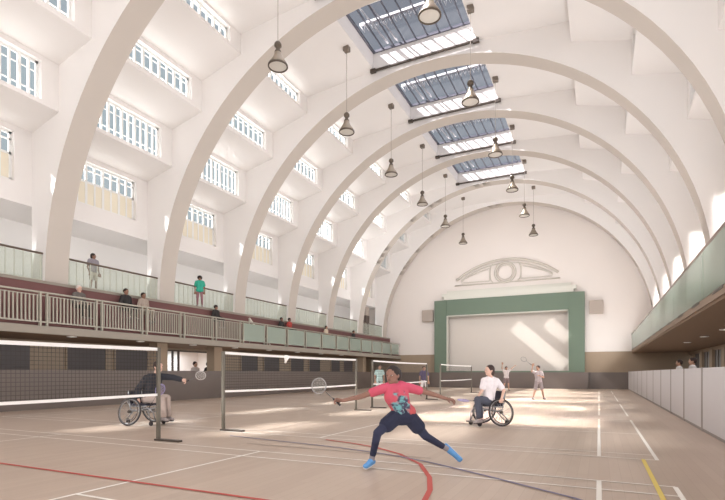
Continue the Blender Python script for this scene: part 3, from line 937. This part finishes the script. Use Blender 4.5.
# --- main player
d0 = 6.6; px0 = 400
base = at_depth(px0, d0)
def loc2world(basep, rz, p):
    c, s = math.cos(rz), math.sin(rz)
    return Vector((basep.x+c*p[0]-s*p[1], basep.y+s*p[0]+c*p[1], p[2]))
J = dict(head=(-.10, -.03, 1.22), neck=(-.05, 0, 1.09), sl=(-.215, -.03, 1.045), sr=(.105, .03, 1.055), chest=(-.045, .0, .93), waist=(.01, .01, .79),
         el=(-.535, -.10, .935), wl=(-.775, -.16, .885), er=(.42, .12, .97), wr=(.655, .16, .895),
         hl=(-.055, -.02, .66), hr=(.125, .03, .66), kl=(-.31, -.26, .475), al=(-.385, -.20, .115), tl=(-.47, -.34, .05),
         kr=(.36, .10, .385), ar=(.655, .15, .205), tr=(.84, .11, .055), hem=(.05, .01, .72))
NAVY = fabric('navy', (52, 54, 74))
star = figure('person', base, YAW, J, dict(skin='dark', face=(-.55, -.83, -.05), hr=.112, hair='side', hairmat=mat('hair_black', (48, 40, 38), .7, var=.15, scale=30),
    shirt=shirt_pink(), trousers=NAVY, tname='leggings', trouser=1.8, shorts=fabric('navy_shorts', (44, 46, 64)), shoes=mat('blue_shoe', (98, 152, 206), .6, var=.15, scale=25),
    sole=mat('shoe_sole', (214, 214, 218), .6), sock=fabric('grey_sock', (150, 142, 146)), sleeve=.5, k=.93, hs=1.05, loose=.018, loose_t=.006, palm_l=(0, -.5, -.85), palm_r=(0, -.3, -1), hand_l=(-.95, -.1, .12), hand_r=(.96, .1, -.22), curl_l=.75, curl_r=.4, thumb_l=-1, thumb_r=1),
    'player lunging with arms outstretched in pink printed shirt, navy shorts and blue shoes', voxel=.0075)
hw = loc2world(base, YAW, (-.855, -.172, .875))
racket(loc2world(base, YAW, (-.80, -.17, .83)), loc2world(base, YAW, (-1.17, .25, 1.12)), CF*-1, 'racket held out by the player in the pink printed shirt', (214, 210, 202), (150, 146, 144))

# shuttlecock in flight in front of the net
sk = empty('shuttlecock', at_depth(286, 6.2, 1.25+13*6.2/489), 0, 'white feathered shuttlecock in flight at the top tape of the second net', 'shuttlecock')
sk.rotation_euler = (.35, .5, 0)
MB().lathe([(.0001, -.045), (.012, -.042), (.014, -.03), (.013, -.02)], n=12).build('cork', mat('cork_white', (232, 224, 214), .7), sk)
MB().lathe([(.013, -.02), (.022, .01), (.036, .05), (.034, .05), (.020, .01), (.011, -.02)], n=16).build('feather_skirt', mat('feathers', (240, 236, 230), .8), sk)

# --- wheelchairs
def ring(c, r, t, ax_rot, n=32, k=8):
    pts = [ax_rot @ Vector((r*math.cos(2*PI*i/n), 0, r*math.sin(2*PI*i/n)))+Vector(c) for i in range(n)]
    return pts
def wheelchair():
    """x forward, y left; origin under the axle"""
    w = empty('sports_wheelchair', (0, 0, 0))
    R0 = .31; cam_ = math.radians(11)
    for s in (-1, 1):
        rot = Matrix.Rotation(s*cam_, 3, 'X')
        c = Vector((0, s*.36, R0*math.cos(cam_)+.015))
        wh = MB().tube(ring(c, R0-.012, .016, rot), .017, 8, closed=True).build('wheel', TYRE, w)
        MB().tube(ring(c, R0-.04, .01, rot), .010, 6, closed=True).build('rim', CHROME, wh)
        co = c+rot @ Vector((0, s*.045, 0))
        MB().tube(ring(co, R0-.055, .01, rot), .009, 6, closed=True).build('hand_rim', DARKM, wh)
        sp = MB()
        for i in range(16):
            a = 2*PI*i/16
            p = rot @ Vector((.03*math.cos(a+.5), s*.02*(1 if i % 2 else -1), .03*math.sin(a+.5)))+c
            q = rot @ Vector(((R0-.04)*math.cos(a), 0, (R0-.04)*math.sin(a)))+c
            sp.tube([p, q], .0028, 5)
        sp.build('spokes', CHROME, wh)
        hb = MB().tube([rot @ Vector((0, -.035, 0))+c, rot @ Vector((0, .035, 0))+c], .032, 10); hb.build('hub', DARKM, wh)
    fr = MB()
    for s in (-1, 1):
        y = s*.2
        fr.tube([(-.16, y, .5), (-.12, y, .36), (0, y, .33), (.22, y, .38), (.36, y, .4), (.46, y*.75, .3), (.5, y*.6, .1)], .015, 8)
        fr.tube([(-.16, y, .42), (.34, y, .44)], .014, 8)
        fr.tube([(-.14, y, .4), (-.19, y, .78)], .014, 8)
        fr.tube([(.34, y, .38), (.42, y, .16)], .013, 8)
        fr.tube([(0, s*.3, .33), (0, 0, .33)], .02, 8)
    fr.tube([(-.36, -.09, .1), (-.12, -.09, .34)], .012, 8); fr.tube([(-.36, .09, .1), (-.12, .09, .34)], .012, 8); fr.tube([(-.36, -.1, .1), (-.36, .1, .1)], .012, 8)
    fr.tube([(.34, -.2, .3), (.34, .2, .3)], .013, 8)
    fr.build('frame', CHROME, w)
    MB().box(-.16, -.2, .44, .3, .2, .49).build('seat', CHAIRB, w, bevel=.015)
    MB().add([(-.15, -.2, .48), (-.15, .2, .48), (-.19, .2, .78), (-.19, -.2, .78), (-.18, -.2, .48), (-.18, .2, .48), (-.22, .2, .78), (-.22, -.2, .78)],
             [(0, 1, 2, 3), (7, 6, 5, 4), (0, 4, 5, 1), (2, 6, 7, 3), (0, 3, 7, 4), (1, 5, 6, 2)]).build('backrest', CHAIRB, w)
    MB().box(.42, -.14, .085, .6, .14, .105).build('footplate', DARKM, w, bevel=.005)
    for x, y in ((.44, -.2), (.44, .2), (-.38, 0)):
        c = MB().tube(ring((x, y, .055), .04, .01, Matrix.Identity(3), 18), .016, 8, closed=True).tube([(x, y-.02, .055), (x, y+.02, .055)], .025, 10).build('caster_wheel', TYRE, w)
        MB().tube([(x, y-.028, .055), (x-.01, y-.02, .12), (x-.03 if x > 0 else x+.02, y, .19 if x > 0 else .13)], .009, 6).build('caster_fork', DARKM, c)
    return w
WC = wheelchair()
# chair one: left player, facing image right and a little towards the viewer
cA = at_depth(141.5, 11.87)
FA = math.radians(-18)
WC.location = cA; WC.rotation_euler = (0, 0, YAW+FA)
WC.scale = (1.06,)*3
tag(WC, 'sports wheelchair of the player in black behind the nearest net', 'wheelchair', 'sports wheelchairs')
cB = at_depth(492.5, 11.75)
WD = copy_tree(WC); WD.location = cB; WD.rotation_euler = (0, 0, YAW+PI+math.radians(16)); WD.scale = (1.05,)*3
tag(WD, 'sports wheelchair of the player in the white top on the open court', 'wheelchair', 'sports wheelchairs')

# player one: joints from the photograph, frame origin at px 150
pA = at_depth(150, 11.87)
J = dict(head=(.20, .0, 1.40), neck=(.14, 0, 1.22), sl=(-.02, -.15, 1.12), sr=(.24, .12, 1.16), chest=(.07, 0, 1.0), waist=(0, 0, .80),
         el=(-.20, -.20, .86), wl=(-.16, -.26, .64), er=(.52, .10, 1.14), wr=(.77, .06, 1.08),
         hl=(-.04, -.10, .62), hr=(0, .10, .62), kl=(.34, -.16, .64), al=(.40, -.15, .17), tl=(.52, -.19, .12), kr=(.38, .06, .64), ar=(.44, .04, .17), tr=(.56, .0, .12))
BLK = fabric('charcoal', (52, 52, 58))
figure('person', pA, YAW, J, dict(skin='light', face=(.85, -.5, 0), hr=.125, hair='short', hairmat=mat('hair_dark_brown', (64, 50, 46), .7, var=.15, scale=30), k=1.06, loose=.03,
    shirt=BLK, sleeve=1.75, trousers=fabric('pale_grey_trousers', (176, 160, 152)), trouser=1.85, loose_t=.03, shoes=mat('grey_trainers', (150, 140, 138), .6, var=.3, scale=30), sole=mat('dark_sole', (80, 74, 74), .7), curl_r=.9, palm_r=(0, -1, -.3), hand_l=(.1, -.1, -1), curl_l=.6),
    'seated player in charcoal top and pale trousers stretching a racket forwards from a wheelchair', voxel=.011)
racket(loc2world(pA, YAW, (.80, .06, 1.02)), loc2world(pA, YAW, (1.27, -.12, 1.19)), CF*-1+CR*.6, 'racket stretched forwards by the wheelchair player in black', (228, 222, 216), (196, 190, 186))
lil = (178, 166, 214)
racket(loc2world(pA, YAW, (.10, -.3, .42)), loc2world(pA, YAW, (.44, -.36, .93)), CF*-1, 'lilac strung racket resting across the lap of the wheelchair player in black', lil, (150, 140, 180))

pB = at_depth(490, 11.53)
J = dict(head=(-.01, 0, 1.31), neck=(.01, 0, 1.15), sl=(-.15, -.04, 1.07), sr=(.17, .05, 1.06), chest=(0, 0, .96), waist=(-.02, .0, .79),
         el=(-.22, -.12, .84), wl=(-.33, -.2, .70), er=(.31, -.06, .84), wr=(.21, -.22, .66),
         hl=(-.08, -.08, .60), hr=(.02, .09, .60), kl=(-.36, -.26, .64), al=(-.33, -.30, .17), tl=(-.46, -.36, .12), kr=(-.28, -.08, .64), ar=(-.25, -.16, .17), tr=(-.40, -.2, .12))
figure('person', pB, YAW, J, dict(skin='light', face=(-.93, -.37, .05), hr=.118, hair='bob', hairmat=mat('hair_dark_brown', (64, 50, 46), .7), k=1.0, loose=.022,
    shirt=fabric('white_top', (226, 218, 220)), sleeve=.7, trousers=fabric('slate_trousers', (78, 80, 92)), trouser=1.85, loose_t=.02, shoes=mat('grey_trainers', (150, 140, 138), .6), sole=mat('dark_sole', (80, 74, 74), .7), curl_l=.8, curl_r=.8),
    'seated player in white top and slate trousers in a wheelchair, head turned in profile', voxel=.011)
racket(loc2world(pB, YAW, (-.30, -.18, .60)), loc2world(pB, YAW, (-.62, -.30, .62)), (0, -.3, 1), 'lilac strung racket held low by the wheelchair player in white', lil, (150, 140, 180), L=.56)

# --- standing figures in the distance: joints from a simple pose
def stand(h=1.68, lean=0.0, armL=None, armR=None, step=.1, seat=None):
    s = h/1.70
    J = dict(head=(lean*.25, 0, 1.58), neck=(lean*.18, 0, 1.43), sl=(-.17+lean*.15, 0, 1.36), sr=(.17+lean*.15, 0, 1.36), chest=(lean*.1, 0, 1.22), waist=(lean*.04, 0, 1.05),
             hl=(-.09, 0, .90), hr=(.09, 0, .90), kl=(-.11-step*.4, -.03, .48), kr=(.11+step*.4, -.03, .48), al=(-.11-step, .02, .09), ar=(.11+step, .02, .09), tl=(-.13-step, -.14, .04), tr=(.13+step, -.14, .04),
             el=(-.25, .03, 1.09), wl=(-.24, -.06, .85), er=(.25, .03, 1.09), wr=(.24, -.06, .85))
    if armL: J['el'], J['wl'] = armL
    if armR: J['er'], J['wr'] = armR
    if seat:
        for a in ('head', 'neck', 'sl', 'sr', 'chest', 'waist', 'hl', 'hr', 'el', 'wl', 'er', 'wr'):
            J[a] = (J[a][0], J[a][1], J[a][2]-.88)
        J['kl'] = (-.13, -.42, .04); J['kr'] = (.13, -.42, .04); J['al'] = (-.13, -.40, -.36); J['ar'] = (.13, -.40, -.36); J['tl'] = (-.14, -.54, -.41); J['tr'] = (.14, -.54, -.41)
        J['wl'] = (-.16, -.3, .12); J['wr'] = (.16, -.3, .12)
    return {a: tuple(c*s for c in b) for a, b in J.items()}, s
HB = mat('hair_black', (48, 40, 38)); HD = mat('hair_dark_brown', (64, 50, 46)); HW = mat('hair_white', (214, 204, 198), .7)
SHOEG = mat('grey_trainers', (150, 140, 138), .6); SHOED = mat('dark_shoe', (66, 60, 58), .6)
def far(px, d, z, rz, J, s, label, skin_, shirt, trousers, hairmat, face=(0, -1, 0), hair='short', vox=.018, sleeve=.55, trouser=1.9, group=None, xyz=None, shoes=None, loose=.02):
    p = Vector(xyz) if xyz else at_depth(px, d, z)
    p.z = z
    return figure('person', p, rz, J, dict(skin=skin_, face=face, hr=.115*s, k=s, hair=hair, hairmat=hairmat, shirt=shirt, trousers=trousers, sleeve=sleeve, trouser=trouser, shoes=shoes or SHOEG, hs=1.15, loose=loose),
                  label, group, voxel=vox, feat=True)
J, s = stand(1.62, 0, step=.06)
far(424, 26.6, 0, YAW, J, s, 'distant player in purple top and white shorts by the third net', 'tan', fabric('purple_top', (96, 86, 116)), fabric('white_shorts', (222, 214, 212)), HD, trouser=.75)
J, s = stand(1.68, 0, step=.05)
far(379.5, 26.5, 0, YAW, J, s, 'distant player in pale teal clothes behind the third net', 'tan', fabric('pale_teal', (176, 200, 196)), fabric('pale_teal_bottoms', (170, 190, 186)), HD)
J, s = stand(1.70, 0, armL=((-.30, 0, 1.58), (-.30, -.05, 1.84)), armR=((.32, 0, 1.52), (.52, -.02, 1.70)), step=.08)
far(506.3, 34, 0, YAW, J, s, 'far player with both arms raised, behind the wheelchair player in white', 'tan', fabric('pale_grey_top', (200, 190, 188)), fabric('dusky_shorts', (128, 108, 108)), HD, trouser=.7)
J, s = stand(1.60, -.1, armL=((-.36, -.06, 1.40), (-.34, -.12, 1.66)), armR=((.22, -.1, 1.10), (.0, -.2, 1.18)), step=.16)
far(538.5, 23.0, 0, YAW, J, s, 'player with arm raised sideways in grey shirt in front of the stage', 'tan', fabric('grey_top', (176, 164, 164)), fabric('grey_shorts', (150, 138, 138)), HD, face=(-.8, -.6, 0), trouser=.8)
q = at_depth(538.5, 23.0)
racket(loc2world(q, YAW, (-.33, -.13, 1.60)), loc2world(q, YAW, (-.66, .2, 1.92)), CF*-1, 'racket raised by the grey-shirted player in front of the stage', (190, 182, 180), (90, 84, 84))

# --- spectators on the balcony and gallery (facing the hall, +X)
RZ = PI/2
DK = fabric('dark_jacket', (58, 56, 56))
J, s = stand(1.72, seat=True)
far(0, 0, 3.67, RZ, J, s, 'white-haired spectator in dark grey coat seated behind the balcony railing', 'light', fabric('dark_coat', (110, 104, 100)), DK, HW, xyz=(-17.36, 11.75, 0), sleeve=1.8)
J, s = stand(1.72, seat=True)
far(0, 0, 3.86, RZ, J, s, 'dark-haired spectator in black jacket, one of two seated together on the balcony', 'brown', DK, DK, HB, xyz=(-17.36, 13.75, 0), sleeve=1.8)
far(0, 0, 3.82, RZ, J, s, 'dark-haired spectator in beige-grey shirt, beside the one in black on the balcony', 'brown', fabric('grey_beige', (176, 160, 148)), fabric('beige', (196, 180, 164)), HB, xyz=(-17.36, 14.6, 0), sleeve=1.2)
J, s = stand(1.54, step=.02)
far(0, 0, 4.50, RZ, J, s, 'spectator in lavender-grey top and pale skirt standing at the upper gallery rail', 'brown', fabric('lavender', (150, 144, 152)), fabric('pale_skirt', (206, 196, 184)), HB, xyz=(-18.25, 12.95, 0), face=(.5, -.8, 0), hair='bob', trouser=.8, loose=.03)
J, s = stand(1.50, step=.02)
far(0, 0, 4.50, RZ-.9, J, s, 'spectator in bright turquoise top with curly dark hair standing on the gallery', 'brown', fabric('turquoise', (62, 170, 146)), fabric('mauve_trousers', (150, 112, 116)), HB, xyz=(-17.66, 18.15, 0), hair='afro', trouser=1.8, loose=.045)
J, s = stand(1.6, seat=True)
far(0, 0, 3.90, RZ, J, s, 'spectator in black slumped behind the railing past the second arch pier', 'brown', DK, DK, HB, xyz=(-17.36, 18.95, 0), sleeve=1.8, face=(.6, -.7, -.3))
far(0, 0, 3.86, RZ, J, s, 'spectator in black seated next to the one in a red top', 'dark', DK, DK, HB, xyz=(-17.36, 24.6, 0), sleeve=1.8)
far(0, 0, 3.90, RZ, J, s, 'spectator in red top seated on the balcony near the glazed railing', 'dark', fabric('red_top', (186, 80, 76)), DK, HB, xyz=(-17.36, 25.45, 0))
far(0, 0, 3.82, RZ, J, s, 'dark-haired spectator in cream top leaning on the glazed balcony railing', 'tan', fabric('cream_top', (216, 200, 180)), DK, HB, xyz=(-17.36, 30.0, 0), hair='bob')
far(0, 0, 3.82, RZ, J, s, 'farthest balcony spectator, in black, below the tall dark cabinet', 'brown', DK, DK, HB, xyz=(-17.36, 34.3, 0), sleeve=1.8)
# people in the bright room under the balcony and behind the low screens
J, s = stand(1.82, step=.03)
far(0, 0, 0, RZ, J, s, 'person in pale shirt standing before the bright doorway under the balcony', 'tan', fabric('pale_shirt', (208, 196, 190)), DK, HD, xyz=(-18.3, 18.5, 0))
far(0, 0, 0, RZ, J, s, 'person in dark top at the far edge of the bright doorway under the balcony', 'brown', DK, DK, HB, xyz=(-18.3, 19.42, 0))
J, s = stand(1.80, step=.03)
far(0, 0, 0, -RZ, J, s, 'person in white shirt behind the low screens, the farther of two', 'tan', fabric('white_shirt', (224, 218, 214)), DK, HD, xyz=(3.0, 24.0, 0))
far(0, 0, 0, -RZ, J, s, 'person in light grey shirt behind the low screens, the nearer of two', 'tan', fabric('light_grey_shirt', (206, 200, 198)), DK, HD, xyz=(3.0, 20.8, 0))

# ------------------------------------------------------------------ light
w = bpy.data.worlds.new('sky'); SC.world = w; w.use_nodes = True
nt = w.node_tree; N = nt.nodes; Lk = nt.links
bg = N['Background']
tc = N.new('ShaderNodeTexCoord'); sp = N.new('ShaderNodeSeparateXYZ'); Lk.new(tc.outputs['Generated'], sp.inputs[0])
cr = N.new('ShaderNodeValToRGB'); Lk.new(sp.outputs[2], cr.inputs[0])
e = cr.color_ramp.elements
e[0].position = 0; e[0].color = lin((182, 188, 190))+(1,)
e[1].position = .9; e[1].color = lin((146, 146, 158))+(1,)
m = e.new(.45); m.color = lin((176, 186, 192))+(1,)
Lk.new(cr.outputs[0], bg.inputs['Color']); bg.inputs['Strength'].default_value = 1.0

sun = bpy.data.lights.new('sun', 'SUN'); so = bpy.data.objects.new('sun', sun); COL.objects.link(so)
sdir = Vector((1.0, .52, -1.06)).normalized()
so.rotation_euler = sdir.to_track_quat('-Z', 'Y').to_euler()
sun.energy = 24.0; sun.angle = math.radians(3.6); sun.color = (1, .98, .965)

def area(name, loc, direction, sx, sy, power, col=(.985, .99, 1.01)):
    l = bpy.data.lights.new(name, 'AREA'); l.shape = 'RECTANGLE'; l.size = sx; l.size_y = sy; l.energy = power; l.color = col
    o = bpy.data.objects.new(name, l); COL.objects.link(o); o.location = loc
    z = -Vector(direction).normalized()
    if abs(z.y) > .7: x = Vector((1, 0, 0)); y = z.cross(x).normalized(); x = y.cross(z)
    else: y = (Vector((0, 1, 0))-z*z.y).normalized(); x = y.cross(z)
    o.rotation_euler = Matrix((x, y, z)).transposed().to_euler()
    l.specular_factor = .2
    return o
area('hall_fill', (XC, YBACK+.6, 7.5), (0, 1, -.03), 16, 10, 1500)
area('floor_bounce_fill', (XC, 18, .35), (0, 0, 1), 14, 40, 850)  # unseen upward lamp standing in for sun bounced off the floor
area('right_side_fill', (1.5, 19, 2.2), (-.75, 0, .65), 1.6, 44, 1250)
area('vault_fill', (XC, 18, 14.2), (0, 0, -1), 6, 40, 650)
for k in range(0, 6):
    b0, b1 = bay_y(k)
    l = area('skylight_shaft_fill', (XC, (b0+b1)/2+.1, 15.3), (4.6, 0, -15.3), 4.6, 3.1, 120, (1, .975, .94))  # added lamp below each skylight, imitates a sun shaft on the court
    l.data.spread = math.radians(4)
area('end_wall_fill', (XC-1, 33, 8.5), (-.05, 1, -.05), 14, 2.5, 320)
for nm, cx, cz, ln, wd in (('screen_patch_lamp', -4.45, 3.5, 5.3, 1.15), ('screen_patch_lamp', -3.0, 4.7, 2.2, 1.0)):
    l = bpy.data.lights.new(nm, 'AREA'); l.shape = 'RECTANGLE'; l.size = ln; l.size_y = wd; l.energy = 1.5*ln*wd; l.spread = math.radians(1.6); l.color = (1, .98, .94)  # unseen lamp added in mid-air to cast the slanted patch on the screen
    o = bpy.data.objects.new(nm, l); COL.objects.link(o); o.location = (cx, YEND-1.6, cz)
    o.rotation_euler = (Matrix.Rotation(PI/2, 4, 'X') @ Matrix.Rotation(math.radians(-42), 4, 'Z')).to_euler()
area('right_gallery_fill', (4.3, 20, 5.2), (1, -.0, .1), 1.6, 46, 300, (1, .98, .95))  # unseen fill lamp added to brighten the right gallery wall
for k in range(-1, 6):
    l = area('fin_patch_fill', (4.05, ry(k+1)-2.0, 5.9), (0, 1, -.06), .8, 3.4, 11, (1, .98, .94))  # added lamp per bay, imitates sun patches on the lower right fins
    l.data.spread = math.radians(12)
area('room_light', (-22.2, 20, 2.5), (0, 0, -1), 2.0, 5, 150)
area('right_aisle_light', (4.2, 22, 2.7), (0, 0, -1), 1.5, 34, 220)
area('left_aisle_light', (-18.6, 20, 2.5), (0, 0, -1), 1.5, 40, 140)
area('gallery_fill', (-18.45, 18, 5.6), (-1, 0, .35), .8, 46, 180)  # unseen fill lamp added to lift the dark left gallery wall

SC.view_settings.view_transform = 'Standard'
SC.view_settings.look = 'None'
SC.view_settings.exposure = .14
SC.cycles.use_denoising = True
SC.cycles.max_bounces = 8
SC.cycles.diffuse_bounces = 5
SC.cycles.transparent_max_bounces = 16
SC.cycles.sample_clamp_indirect = 6
SC.cycles.caustics_reflective = False
SC.cycles.caustics_refractive = False
